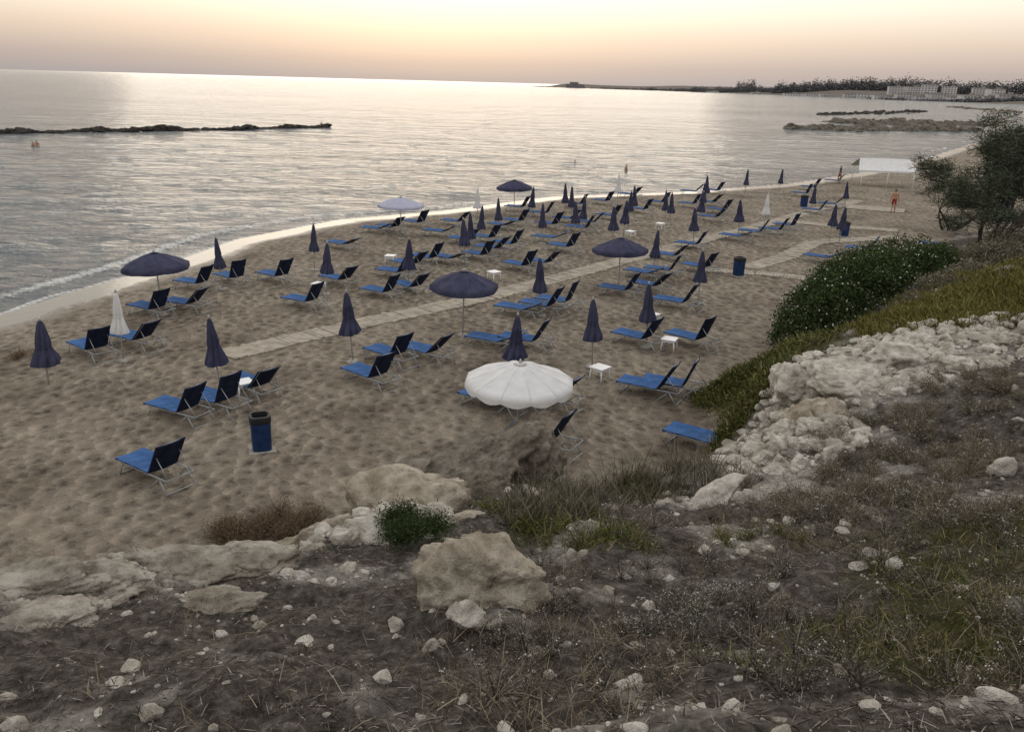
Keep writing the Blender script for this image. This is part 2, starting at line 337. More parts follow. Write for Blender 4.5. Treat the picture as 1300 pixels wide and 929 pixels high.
def closed(seed,m,wd=1.0):
    b=MB(); ph=random.uniform(0,6); r_=random.Random(seed)
    prof=[(0,.02),(.03,.05),(.12,.075),(.35,.12),(.52,.145),(.58,.135),(.64,.15),(.8,.215),(.93,.26),(1,.27)]
    nA=40; vs=[]; lob=[r_.uniform(.75,1.25) for _ in range(8)]
    for t,r in prof:
        for k in range(nA):
            th=2*math.pi*k/nA; f=abs(math.cos(4*(th+ph+t*.5)))**.7; amp=.45*min(1,t*3)
            rr=r*wd*(1-amp+amp*f)*(1+(lob[int(k/5)%8]-1)*t*.6)
            vs.append((rr*math.cos(th),rr*math.sin(th),2.2-1.25*t-(.07*(1-f) if t==1 else 0)))
    fs=[(i*nA+k,(i+1)*nA+k,(i+1)*nA+(k+1)%nA,i*nA+(k+1)%nA) for i in range(len(prof)-1) for k in range(nA)]
    b.add(vs,fs,0,True); b.tube([(0,0,-.1),(0,0,2.28)],.022,1,8)
    b.tube([(0,0,2.2),(0,0,2.27),(0,0,2.31)],[.03,.035,.008],1,8)
    for k in range(8):
        th=2*math.pi*k/8+ph; b.tube([(0.03*math.cos(th),.03*math.sin(th),2.1),(.1*wd*math.cos(th),.1*wd*math.sin(th),1.2)],.008,1,4)
    vs=[]; 
    for z in(1.44,1.49):
        for k in range(16): th=2*math.pi*k/16; vs.append((.137*wd*math.cos(th),.137*wd*math.sin(th),z))
    b.add(vs,[(k,(k+1)%16,16+(k+1)%16,16+k) for k in range(16)],0,True)
    b.tube([(0,0,-.02),(0,0,.06),(0,0,.08)],[.2,.2,.05],2,14)
    return b.mesh("closed_beach_umbrella",[m,M_pole,M_conc])
CN=[closed(i,M_nav_c,w) for i,w in enumerate((1.15,.95,1.28))]; CW=closed(9,M_wht_c,1.0)
cl=[(272,402,0),(277,299,1),(396,281,1),(411,304,0),(445,372,2),(517,300,0),(689,327,0),(757,378,2),(827,358,0),(893,316,0),(833,290,1),(675,236,1),(634,250,1),(600,270,1),(610,258,1),(591,276,2),
(719,232,1),(727,236,1),(690,258,1),(741,249,1),(733,253,0),(781,262,0),(794,255,0),(808,236,1),(801,240,1),(848,240,1),(855,243,1),(885,262,0),(900,222,1),(892,242,0),(895,232,1),(943,253,0),(949,214,1),(993,212,1),(1078,228,1),(1034,234,1),(1060,258,0),(1072,262,0),(1262,268,0),(654,398,2)]
for u,v,k in cl:
    p=G(u,v,2.28); p[2]=hz(np.array([p[0]]),np.array([p[1]]))[0]
    if u==1262: p=hit(1262,312)
    place("closed_beach_umbrella",CN[k],p,random.uniform(0,6),random.uniform(.96,1.03),.045)
for u,v in [(145,368),(606,237),(786,220),(975,245)]:
    p=G(u,v,2.28); p[2]=0; place("closed_white_umbrella",CW,p,1,1,.02)
p=G(48,405,1.9); p[2]=-.35; place("closed_beach_umbrella",CN[2],p,1,(1.2,1.2,1.0),.03)
def openu(R_,top,drop,np_,m,val,sc,name):
    b=MB(); K_=5; nA=np_*K_; rings=[0.02,.15,.3,.45,.6,.75,.9,1.0]; vs=[]
    for r in rings:
        for k in range(nA):
            th=2*math.pi*k/nA; fr=(k%K_)/K_; s=math.sin(math.pi*fr)
            edge=math.cos(math.pi/np_)/math.cos(((fr-.5))*2*math.pi/np_)
            rad=R_*r*(1-(1-edge)*1.0*r); z=top-drop*(r**1.35)-.05*s*r*(1-r)*3-(.0 if r<1 else 0)
            vs.append((rad*math.cos(th),rad*math.sin(th),z))
    for r_i in (.5,1.0):
        for k in range(nA):
            th=2*math.pi*k/nA; fr=(k%K_)/K_; edge=math.cos(math.pi/np_)/math.cos(((fr-.5))*2*math.pi/np_); s=math.sin(math.pi*fr)
            vs.append((R_*edge*1.005*math.cos(th),R_*edge*1.005*math.sin(th),top-drop-val*r_i*(1+ (sc*s-sc*.5))))
    nr=len(rings)+2
    b.add(vs,[(i*nA+k,(i+1)*nA+k,(i+1)*nA+(k+1)%nA,i*nA+(k+1)%nA) for i in range(nr-1) for k in range(nA)],0,True)
    b.tube([(0,0,-.1),(0,0,top+.05)],.024,1,8); b.tube([(0,0,top-.01),(0,0,top+.06),(0,0,top+.11)],[.05,.035,.01],1,8)
    for k in range(np_):
        th=2*math.pi*k/np_
        b.tube([(R_*r*math.cos(th),R_*r*math.sin(th),top-drop*r**1.35-.015) for r in(.03,.35,.7,1)],.008,1,4)
        b.tube([(R_*r*math.cos(th),R_*r*math.sin(th),top-drop*r**1.35+.002) for r in(.03,.35,.7,1)],.006,3,4)
        b.tube([(0,0,top-drop-.25),(R_*.5*math.cos(th),R_*.5*math.sin(th),top-drop*.5**1.35-.02)],.007,1,4)
    b.tube([(0,0,top-.03),(0,0,top+.015)],[.16,.03],0,16)
    b.tube([(0,0,-.02),(0,0,.06),(0,0,.08)],[.2,.2,.05],2,14)
    return b.mesh(name,[m,M_pole,M_conc,M_seam if m is M_nav_c else M_wht_c])
ON=openu(1.2,2.35,.48,8,M_nav_c,.17,.25,"open_beach_umbrella"); OW=openu(1.32,2.2,.44,12,M_wht_c,.17,.6,"open_white_umbrella"); OL=openu(1.3,2.35,.42,10,M_lav,.12,.2,"open_beach_umbrella")
for u,v in [(198,318),(588,341),(790,300),(654,227)]:
    p=G(u,v,2.42); p[2]=0; place("open_beach_umbrella",ON,p,random.uniform(0,6),1,.03)
p=G(659,456,2.28); p[2]=0; place("open_white_umbrella",OW,p,.2,1,.02)
p=G(508,249,2.4); p[2]=0; place("open_beach_umbrella",OL,p,.2,1,.02)
# tables
b=MB(); b.box((0,0,.44),(.5,.5,.03),0); b.box((0,0,.415),(.44,.44,.03),0)
for i in(-1,1):
    for j in(-1,1): b.tube([(i*.19,j*.19,.42),(i*.225,j*.225,0)],[.03,.02],0,6)
b.box((0,.2,.38),(.36,.02,.06)); b.box((0,-.2,.38),(.36,.02,.06)); b.box((.2,0,.38),(.02,.36,.06)); b.box((-.2,0,.38),(.02,.36,.06))
TM=b.mesh("white_side_table",[M_white])
for u,v in [(405,371),(627,355),(761,482),(849,444),(496,334),(310,500),(838,292),(800,302),(826,412)]:
    p=G(u,v); p[2]=hz(p[:1],p[1:2])[0]-.02; place("white_side_table",TM,p,random.uniform(0,1.5),1.0)
# bins
b=MB(); prof=[(.20,0),(.22,.02),(.235,.72),(.25,.74),(.255,.80),(.25,.86),(.235,.9),(.19,.9),(.18,.82),(.18,.2),(.0,.2)]
nA=32; vs=[]
for r,z in prof:
    for k in range(nA):
        th=2*math.pi*k/nA; q=(abs(math.cos(th))**4+abs(math.sin(th))**4)**-.25; rr=r*q*(1+(.012*math.cos(16*th) if .01<z<.73 else 0)); vs.append((rr*math.cos(th),rr*math.sin(th),z))
for i in range(len(prof)-1):
    b.add(vs if i==0 else [],[],0)
    fs=[(i*nA+k,i*nA+(k+1)%nA,(i+1)*nA+(k+1)%nA,(i+1)*nA+k) for k in range(nA)]
    b.f+=fs; b.m+=[0 if i<2 else 1]*nA; b.sm+=[i<2]*nA
b.box((0,0,-.02),(.62,.62,.1),2)
BM=b.mesh("litter_bin",[M_bin,M_black,M_conc])
for u,v in [(333,570),(937,350),(1020,263),(1071,300)]:
    p=G(u,v); place("litter_bin",BM,p,.35,1.0)
# ------------------------------------------------------------------ boardwalks
M_wood=mat("weathered_planks",(.33,.29,.235),.9,.1,.3,2.2,.006,20)
def walkway(pts,wd,name="wooden_boardwalk"):
    P=[Vector(G(u,v)[:2]) for u,v in pts]; b=MB()
    for a,c_ in zip(P[:-1],P[1:]):
        L_=(c_-a).length; t=(c_-a)/L_; k=int(L_/.16); R=Matrix.Rotation(math.atan2(t.y,t.x),3,'Z')
        for i in range(k):
            q=a+t*((i+.5)*.16); z=float(np.mean(hz(q.x+t.x*np.linspace(-1.2,1.2,5),q.y+t.y*np.linspace(-1.2,1.2,5))))
            j=random.uniform(-.05,.05)
            b.box((q.x-t.y*j,q.y+t.x*j,z+.02+random.uniform(-.008,.006)),(.146,wd+random.uniform(-.07,.07),.06),0,R)
    o=bpy.data.objects.new(name,b.mesh(name,[M_wood])); COL.objects.link(o)
walkway([(285,451),(360,432),(450,412),(540,394),(620,376),(700,355),(780,334),(850,316),(905,302),(960,288),(1030,268),(1090,255)],1.15)
walkway([(893,344),(960,348),(1055,358)],.9); walkway([(950,341),(1000,325),(1035,308),(1140,301)],1.1); walkway([(985,279),(1060,287),(1140,293)],1.2); walkway([(1075,262),(1150,268)],2.5)
# ------------------------------------------------------------------ rocks
def rockmat(name,a,b_,c_,sc,bd=.9):
    m,nt,b=base_mat(name,.95,.1); L=nt.links.new
    t=noise(nt,sc,6,.76); r=ramp(nt,[(.28,a),(.40,b_),(.58,c_)]); L(t.outputs['Fac'],r.inputs['Fac'])
    t3=noise(nt,sc*.25,2,.6); r3=ramp(nt,[(.35,(.68,.64,.58)),(.6,(1.1,1.08,1.05))]); L(t3.outputs['Fac'],r3.inputs['Fac'])
    mu=N(nt,'ShaderNodeMix',data_type='RGBA',blend_type='MULTIPLY'); mu.inputs[0].default_value=.9; L(r.outputs[0],mu.inputs[6]); L(r3.outputs[0],mu.inputs[7]); L(mu.outputs[2],b.inputs['Base Color'])
    bp=N(nt,'ShaderNodeBump'); bp.inputs['Distance'].default_value=bd/sc; bp.inputs['Strength'].default_value=1
    L(t.outputs['Fac'],bp.inputs['Height']); L(bp.outputs[0],b.inputs['Normal'])
    return m
M_rock=rockmat("limestone_rock",(.10,.087,.07),(.33,.295,.25),(.52,.48,.42),7)
M_pale=rockmat("pale_limestone",(.17,.152,.128),(.47,.435,.38),(.68,.645,.585),8)
M_tan=rockmat("tan_limestone",(.13,.107,.08),(.40,.345,.275),(.58,.52,.43),7)
M_rockd=rockmat("dark_rock",(.06,.052,.043),(.20,.175,.143),(.35,.31,.26),6,1.2)
M_rockb=rockmat("breakwater_stone",(.02,.02,.02),(.045,.042,.04),(.08,.075,.07),1.5)
def rockshape(sub,seed,planes=16,nz_=.18):
    bm=bmesh.new(); bmesh.ops.create_icosphere(bm,subdivisions=sub,radius=1)
    V=np.array([v.co[:] for v in bm.verts]); Fc=np.array([[v.index for v in f.verts] for f in bm.faces]); bm.free()
    r=np.random.default_rng(seed)
    for _ in range(planes):
        nn=r.normal(size=3); nn/=np.linalg.norm(nn); o=r.uniform(.5,.9); dd=V@nn-o; V=V-np.where(dd>0,dd,0)[:,None]*nn*.95
    nn_=V/np.maximum(np.linalg.norm(V,axis=1),1e-6)[:,None]
    off=Vector((seed*3.1,seed*1.7,0)); dsp=np.array([mnoise.fractal(Vector(v)*1.6+off,.9,2.1,7 if sub>3 else 2)+ (abs(mnoise.noise(Vector(v)*4.5+off))*-.5+abs(mnoise.noise(Vector(v)*11+off))*-.3 if sub>3 else 0) for v in V])
    return V+nn_*dsp[:,None]*nz_,Fc
def boulder(name,loc,size,rot=(0,0,0),seed=1,m=None,sink=.3,sub=5):
    V,Fc=rockshape(sub,seed,16,.22); V=V*np.array(size)*.5
    R=np.array(Matrix.Rotation(rot[2],3,'Z')@Matrix.Rotation(rot[1],3,'Y')@Matrix.Rotation(rot[0],3,'X')); V=V@R.T
    o=quadmesh(name,V,Fc,[m or M_rock],smooth=True); o.location=(loc[0],loc[1],loc[2]+size[2]*(.5-sink)); return o
p=hit(614,770); boulder("boulder",p,(1.14,.9,.84),(0,.1,.3),3,M_tan,sink=.22)
p=hit(590,792); boulder("boulder",p,(.42,.34,.3),(0,.1,1.3),71,M_pale,sink=.25,sub=4)
p=atD(515,655,9.3); boulder("boulder",p,(2.2,1.5,1.25),(0,-.15,.2),5,M_tan,sink=.48)
p=atD(590,607,11.6); boulder("boulder",p,(2.9,1.9,1.7),(0,-.42,.25),8,M_rockd,sink=.5,sub=6)
p=atD(668,595,11.9); boulder("boulder",p,(1.6,1.4,1.75),(0,.2,.9),12,M_rockd,sink=.5,sub=6)
p=atD(590,685,8.2); boulder("boulder",p,(1.5,.9,.6),(0,0,.1),21,M_tan,sink=.5)
p=atD(410,700,7.9); boulder("boulder",p,(1.3,.8,.8),(0,-.1,.4),23,M_tan,sink=.5)
for (u,v,sx_,sy_,sz_,r_,sd) in [(330,718,1.3,.7,.4,.2,29),(230,728,1.5,.7,.34,.1,61),(140,742,1.3,.6,.32,-.1,63),(50,752,1.3,.7,.36,.15,65),(280,770,.9,.5,.22,.4,67),(60,790,.9,.6,.24,.2,69)]:
    p=hit(u,v); boulder("limestone_slab",p,(sx_,sy_,sz_),(0,0,r_),sd,M_rock,sink=.42)
p=atD(1000,565,13.3); boulder("boulder",p,(1.3,1.7,2.0),(0,.1,.2),31,M_tan,sink=.55)
p=atD(1050,545,13.0); boulder("boulder",p,(1.7,1.4,1.5),(0,.1,1.2),33,M_tan,sink=.6)
p=atD(1010,490,15.5); boulder("boulder",p,(1.5,1.6,1.2),(0,.1,.6),35,M_pale,sink=.55)
p=hit(1272,600); boulder("boulder",p,(.5,.4,.34),(0,0,.2),37,M_pale,sink=.35,sub=4)
p=hit(1075,480); boulder("boulder",p,(1.9,1.7,.9),(0,0,.5),41,M_pale,sink=.65)
p=hit(1150,450); boulder("boulder",p,(2.2,1.7,.9),(0,0,.1),47,M_pale,sink=.7)
p=hit(905,640); boulder("boulder",p,(1.2,.5,.35),(0,-.3,.5),43,M_pale,sink=.4,sub=4)
TR=[rockshape(2,100+i,9,.22) for i in range(6)]
TS=[rockshape(1,200+i,7,.2) for i in range(6)]
def scatter_rocks(name,P,S,m,sink=.2,small=False):
    Vs=[];Fs=[];o=0
    for i in range(len(P)):
        V,Fc=(TS if (small or S[i]<.05) else TR)[i%6]; a=random.uniform(0,6.3); s=S[i]; R=np.array([[math.cos(a),-math.sin(a),0],[math.sin(a),math.cos(a),0],[0,0,1]])
        V=(V*np.array([s*random.uniform(.8,1.4),s*random.uniform(.6,1.1),s*random.uniform(.4,.9)]))@R.T+P[i]+np.array([0,0,s*sink])
        Vs.append(V);Fs.append(Fc+o);o+=len(V)
    return quadmesh(name,np.concatenate(Vs),np.concatenate(Fs),[m],smooth=False)
def sample_land(nn,r0_,r1_,a0=-42,a1=42,pw=1.0):
    r=r0_+(r1_-r0_)*rng.random(nn)**pw; a=np.radians(rng.uniform(a0,a1,nn)); x=r*np.sin(a); y=r*np.cos(a)
    z,m,d,s=fields(x,y); gw,rw=zones(x,y,m); return x,y,z,m,gw,rw
x,y,z,m,gw,rw=sample_land(34000,2.3,28)
k=(rng.random(len(x))<rw*.55+.10)&(m>.25)&(rng.random(len(x))>gw*.8); P=np.c_[x,y,z][k]; S=.007+.075*rng.random(len(P))**7+.0024*P[:,1]*rng.random(len(P)); scatter_rocks("loose_stones",P,S,M_pale,.08)
P=[];S=[]
for u,v,r in rocky[:5]+rocky[12:13]:
    c0=hit(u,v)
    for _ in range(560):
        a=rng.uniform(0,6.28);q=r*1.15*math.sqrt(rng.random()); P.append((c0[0]+q*math.cos(a),c0[1]+q*math.sin(a),0)); S.append(.03+.17*rng.random()**4)
P=np.array(P); P[:,2]=hz(P[:,0],P[:,1]); scatter_rocks("limestone_rubble",P,np.array(S),M_pale)
P=[];S=[]
for u,v,r in rocky[6:11]:
    c0=hit(u,v)
    for _ in range(130):
        a=rng.uniform(0,6.28);q=r*1.1*math.sqrt(rng.random()); P.append((c0[0]+q*math.cos(a),c0[1]+q*math.sin(a)*.6,0)); S.append(.015+.12*rng.random()**5)
P=np.array(P); P[:,2]=hz(P[:,0],P[:,1]); scatter_rocks("limestone_rubble",P,np.array(S),M_rock,.0)
# breakwater
A0=G(-60,171,SEA);A1=G(418,162,SEA); P=[];S=[]
for _ in range(1100):
    t=rng.random(); q=A0+(A1-A0)*t; wv_=(vn(np.array([t*22]),np.array([0.]),2)[0]); o_=rng.normal()*1.1
    P.append((q[0]+rng.normal()*.4,q[1]+o_,SEA+max(0,.5-abs(o_)*.25)*wv_*1.3)); S.append(rng.uniform(.25,.7)*(.5+.6*wv_))
scatter_rocks("rock_breakwater",np.array(P),np.array(S),M_rockb,.1)
def shelf(name,u0_,v0,u1,v1,wd,nn,mm,hh_=.35):
    a=G(u0_,v0,SEA);c_=G(u1,v1,SEA); P=[];S=[]
    for _ in range(nn):
        t=rng.random(); q=a+(c_-a)*t; w_=wd*math.sin(math.pi*min(max(t,.04),.96))**.5
        P.append((q[0]+rng.normal()*w_*.2,q[1]+rng.normal()*w_*.5,SEA-.15)); S.append(rng.uniform(.5,1.9))
    o=scatter_rocks(name,np.array(P),np.array(S)*1.0,mm,.0); return o
M_rocks=rockmat("shore_rock",(.05,.045,.04),(.12,.11,.095),(.22,.2,.17),1.2)
shelf("rock_shelf",1000,164,1240,166,8,560,M_rocks); shelf("rock_shelf",1060,156,1235,158,18,480,M_rocks); shelf("rock_shelf",1040,146,1175,142,10,200,M_rockb); shelf("rock_shelf",1210,136,1290,143,22,160,M_rocks)
# ------------------------------------------------------------------ vegetation
def rdir(nn,upb=0.0):
    v=rng.normal(size=(nn,3)); v/=np.linalg.norm(v,axis=1)[:,None]; v[:,2]=np.abs(v[:,2])+upb; return v/np.linalg.norm(v,axis=1)[:,None]
def blades(P,D,Lh,Wd,droop):
    nn=len(P); S=np.cross(D,rng.normal(size=(nn,3))); S/=np.linalg.norm(S,axis=1)[:,None]; Lh=Lh[:,None];Wd=Wd[:,None]
    B=np.zeros((nn,3)); B[:,2]=-droop; B=B*Lh
    V=np.stack([P-S*Wd/2,P+S*Wd/2,P+D*Lh*.55+B*.3+S*Wd*.4,P+D*Lh*.55+B*.3-S*Wd*.4,P+D*Lh+B+S*Wd*.1,P+D*Lh+B-S*Wd*.1],1).reshape(-1,3)
    i=np.arange(nn)[:,None]*6; Fq=np.concatenate([i+np.array([0,1,2,3]),i+np.array([3,2,4,5])],0); return V,Fq
def leaves(P,sz,asp=.6):
    nn=len(P); a=rng.normal(size=(nn,3)); a/=np.linalg.norm(a,axis=1)[:,None]; b_=np.cross(a,rng.normal(size=(nn,3))); b_/=np.linalg.norm(b_,axis=1)[:,None]
    a=a*sz[:,None]*.5; b_=b_*sz[:,None]*.5*asp
    V=np.stack([P-a,P+b_,P+a,P-b_],1).reshape(-1,3); return V,np.arange(nn*4).reshape(-1,4)
def combine(name,parts,mats):
    Vs=[];Fs=[];Ms=[];Rn=[];o=0
    for V,Fq,mi,rn in parts:
        Vs.append(V);Fs.append(Fq+o);Ms.append(np.full(len(Fq),mi));Rn.append(rn);o+=len(V)
    return quadmesh(name,np.concatenate(Vs),np.concatenate(Fs),mats,np.concatenate(Ms),np.concatenate(Rn))
def rn(V,k):
    return np.repeat(rng.random(len(V)//k),k)
M_dry=leafmat("dry_grass",[(0,(.065,.05,.035)),(.5,(.185,.148,.10)),(1,(.36,.30,.215))])
M_twig=leafmat("twig_litter",[(0,(.024,.019,.016)),(.6,(.09,.075,.062)),(1,(.32,.285,.24))])
M_grn=leafmat("green_grass",[(0,(.035,.042,.013)),(.5,(.088,.098,.03)),(.85,(.17,.16,.06)),(1,(.28,.23,.12))])
M_gshr=leafmat("grey_shrub",[(0,(.055,.048,.035)),(.6,(.155,.14,.102)),(1,(.28,.255,.19))])
M_fl=leafmat("pale_flowers",[(0,(.35,.34,.31)),(1,(.6,.59,.56))])
M_oliv=leafmat("olive_scrub",[(0,(.05,.052,.016)),(.5,(.13,.122,.036)),(1,(.24,.205,.08))])
M_red=leafmat("russet_shrub",[(0,(.06,.042,.028)),(.5,(.15,.105,.066)),(1,(.26,.19,.13))])
M_bush=leafmat("dark_bush_leaf",[(0,(.016,.024,.010)),(.6,(.043,.06,.024)),(1,(.09,.112,.048))])
x,y,z,m,gw,rw=sample_land(90000,2.2,15); k=(m>.3)&(rng.random(len(x))>rw*.8)&(rng.random(len(x))<.35+.65*sstep(-.1,.25,fbm(x*1.2,y*1.2,3,55)))
P=np.c_[x,y,z+.012][k]; D=rdir(len(P)); D[:,2]*=.25; V,Fq=blades(P,D,rng.uniform(.02,.11,len(P)),rng.uniform(.002,.007,len(P)),.05)
combine("twig_litter",[(V,Fq,0,rn(V,6))],[M_twig])
def tufts(name,P,nb,Lr,Wr,droop,m,spread=.05,upb=.6,heads=0):
    c_=np.repeat(P,nb,0); c_=c_+np.c_[rng.normal(size=(len(c_),2))*spread,np.zeros(len(c_))]; D=rdir(len(c_),upb)
    Ls=rng.uniform(*Lr,len(c_))*np.repeat(rng.uniform(.6,1.2,len(P)),nb)
    V,Fq=blades(c_,D,Ls,rng.uniform(*Wr,len(c_)),droop); parts=[(V,Fq,0,rn(V,6))]
    return combine(name,parts,[m])
x,y,z,m,gw,rw=sample_land(8500,2.3,26); k=(m>.2)&(rng.random(len(x))>rw*.8)&(fbm(x*.7,y*.7,3,71)>-.1)&((x>-.4)|(rng.random(len(x))<.12))
tufts("dry_grass",np.c_[x,y,z][k],11,(.05,.22),(.003,.006),.25,M_dry)
x,y,z,m,gw,rw=sample_land(24000,2.3,30); k=(m>.1)&(rng.random(len(x))<gw*.85)
tufts("green_grass",np.c_[x,y,z][k],10,(.04,.17),(.004,.009),.3,M_grn)
def px_pts(lst,nn):
    out=[]
    for u,v,r in lst:
        c0=hit(u,v); a=rng.uniform(0,6.28,nn); q=r*np.sqrt(rng.random(nn)); out.append(np.c_[c0[0]+q*np.cos(a),c0[1]+q*np.sin(a)])
    P=np.concatenate(out); return np.c_[P,hz(P[:,0],P[:,1])]
tufts("olive_scrub",px_pts([(1200,395,2.2),(1250,372,3),(1290,355,4),(1290,390,2.5),(1170,410,1.2),(1290,330,3)],650),12,(.1,.32),(.012,.03),.2,M_oliv,.12)
tufts("low_green_plants",px_pts([(935,475,1.1),(960,500,.9),(985,460,1.3),(915,488,.7),(1000,450,1.5),(950,515,.5)],520),10,(.08,.3),(.015,.035),.3,M_grn,.1)
tufts("reed_grass",px_pts([(760,640,.7),(800,628,.7),(845,615,.7),(720,650,.5),(690,665,.4),(900,620,.6),(880,600,.7)],22),12,(.25,.85),(.006,.014),.3,M_gshr,.05,1.6)
tufts("reed_grass",px_pts([(690,670,.35),(730,650,.4),(820,625,.5),(650,650,.4),(760,690,.3)],50),12,(.12,.36),(.006,.012),.4,M_grn,.05,.9)
def shrubs(name,C,Rr,K_,lf,lsz,stem,leaf,fl,fp,fs):
    nS=len(C)*K_; c_=np.repeat(C,K_,0); R_=np.repeat(Rr,K_); D=rdir(nS,.25); Ls=R_*rng.uniform(.6,1.1,nS)
    V,Fq=blades(c_,D,Ls,np.maximum(R_*.012,.003),.12); parts=[(V,Fq,0,rn(V,6))]
    t=rng.uniform(.3,1.05,nS*lf); P=np.repeat(c_,lf,0)+np.repeat(D*Ls[:,None],lf,0)*t[:,None]+rng.normal(size=(nS*lf,3))*np.repeat(R_,lf)[:,None]*.07
    P[:,2]-=.12*np.repeat(Ls,lf)*t*t
    V,Fq=leaves(P,rng.uniform(.5,1.3,len(P))*lsz,.35); parts.append((V,Fq,1,rn(V,4)))
    k=rng.random(nS)<fp; T=(c_+D*Ls[:,None])[k]; T[:,2]-=.12*Ls[k]; T=np.repeat(T,5,0)+rng.normal(size=(len(T)*5,3))*fs*.8
    if len(T): V,Fq=leaves(T,rng.uniform(.5,1.2,len(T))*fs,.9); parts.append((V,Fq,2,rn(V,4)))
    return combine(name,parts,[stem,leaf,fl])
x,y,z,m,gw,rw=sample_land(760,3.4,22,-3,42); k=(m>.5)&(rng.random(len(x))>rw*.6); C=np.c_[x,y,z][k]
shrubs("dry_shrubs",C,rng.uniform(.10,.34,len(C)),60,5,.018,M_twig,M_gshr,M_fl,.05,.012)
C=px_pts([(850,775,.35),(900,760,.3),(830,800,.25),(880,800,.3)],8); shrubs("white_flowering_plants",C,rng.uniform(.08,.18,len(C)),80,6,.018,M_gshr,M_gshr,M_fl,.3,.010)
C=px_pts([(1100,560,.8),(1180,600,.8),(1250,560,1.0),(1200,500,1.2),(1280,500,1.2),(1130,640,.6),(1100,600,.7),(1220,660,.5),(1050,650,.5)],11); shrubs("grey_heath_shrubs",C,rng.uniform(.2,.42,len(C)),110,7,.025,M_dry,M_gshr,M_fl,.07,.014)
C=px_pts([(720,700,.3),(800,690,.3),(920,690,.3),(980,690,.3)],3); shrubs("low_green_shrubs",C,rng.uniform(.12,.24,len(C)),90,6,.02,M_dry,M_grn,M_fl,.03,.012)
C=px_pts([(335,680,.8),(300,682,.5),(370,672,.6)],8); shrubs("russet_shrub",C,rng.uniform(.35,.65,len(C)),120,5,.04,M_red,M_red,M_red,0,.02)
C=px_pts([(520,690,.3),(500,685,.3)],5); C[:,2]+=.1; shrubs("green_shrub",C,rng.uniform(.2,.35,len(C)),140,8,.03,M_bush,M_bush,M_fl,0,.02)
C=px_pts([(30,455,.4)],4); shrubs("russet_shrub",C,rng.uniform(.3,.4,len(C)),80,5,.04,M_red,M_red,M_red,0,.02)
def bush(name,lobes,nn,sz,leafm,flm,fn,fsz):
    parts=[]; vol=np.array([l[3]*l[4] for l in lobes]); vol/=vol.sum()
    for (cx,cy,cz,rx,rz),w in zip(lobes,vol):
        q=int(nn*w); D=rdir(q); D[:,2]=np.where(rng.random(q)<.25,-D[:,2]*.5,D[:,2]); t=rng.uniform(.55,1.02,q)**.7
        bumpy=1+.45*fbm(D[:,0]*3+cx,D[:,1]*3+D[:,2]*2+cy,3,19)*2
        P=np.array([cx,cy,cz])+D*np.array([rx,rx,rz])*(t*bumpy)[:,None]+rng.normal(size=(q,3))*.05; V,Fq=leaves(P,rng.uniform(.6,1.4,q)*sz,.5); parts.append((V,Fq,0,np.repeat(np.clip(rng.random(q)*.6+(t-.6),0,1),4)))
        q=int(fn*w); D=rdir(q,.1); bumpy=1+.45*fbm(D[:,0]*3+cx,D[:,1]*3+D[:,2]*2+cy,3,19)*2
        P=np.array([cx,cy,cz])+D*np.array([rx,rx,rz])*(bumpy*1.02)[:,None]; V,Fq=leaves(P,rng.uniform(.6,1.2,q)*fsz,.9); parts.append((V,Fq,1,rn(V,4)))
    return combine(name,parts,[leafm,flm])
lob=[]
for u,v,D,rx,rz in [(1020,418,24,1.0,1.0),(1050,398,24.5,1.3,1.4),(1085,378,25.5,1.5,1.6),(1120,370,26,1.5,1.6),(1150,355,27,1.5,1.4),(1175,340,28,1.4,1.2),(1100,350,28,1.4,1.3),(1060,374,27,1.3,1.2),(1130,338,29.5,1.3,1.2)]:
    p=atD(u,v,D); lob.append((p[0],p[1],p[2]-.3,rx,rz))
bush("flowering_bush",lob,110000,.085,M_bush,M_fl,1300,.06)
lob=[]
for u,v,D,rx,rz in [(1200,365,24,.8,.5),(1235,350,25,.9,.5),(1270,330,28,1.3,.7),(1300,318,30,1.5,.8)]:
    p=atD(u,v,D); lob.append((p[0],p[1],p[2]-.1,rx,rz))
bush("grey_bush",lob,26000,.07,M_gshr,M_fl,60,.05)
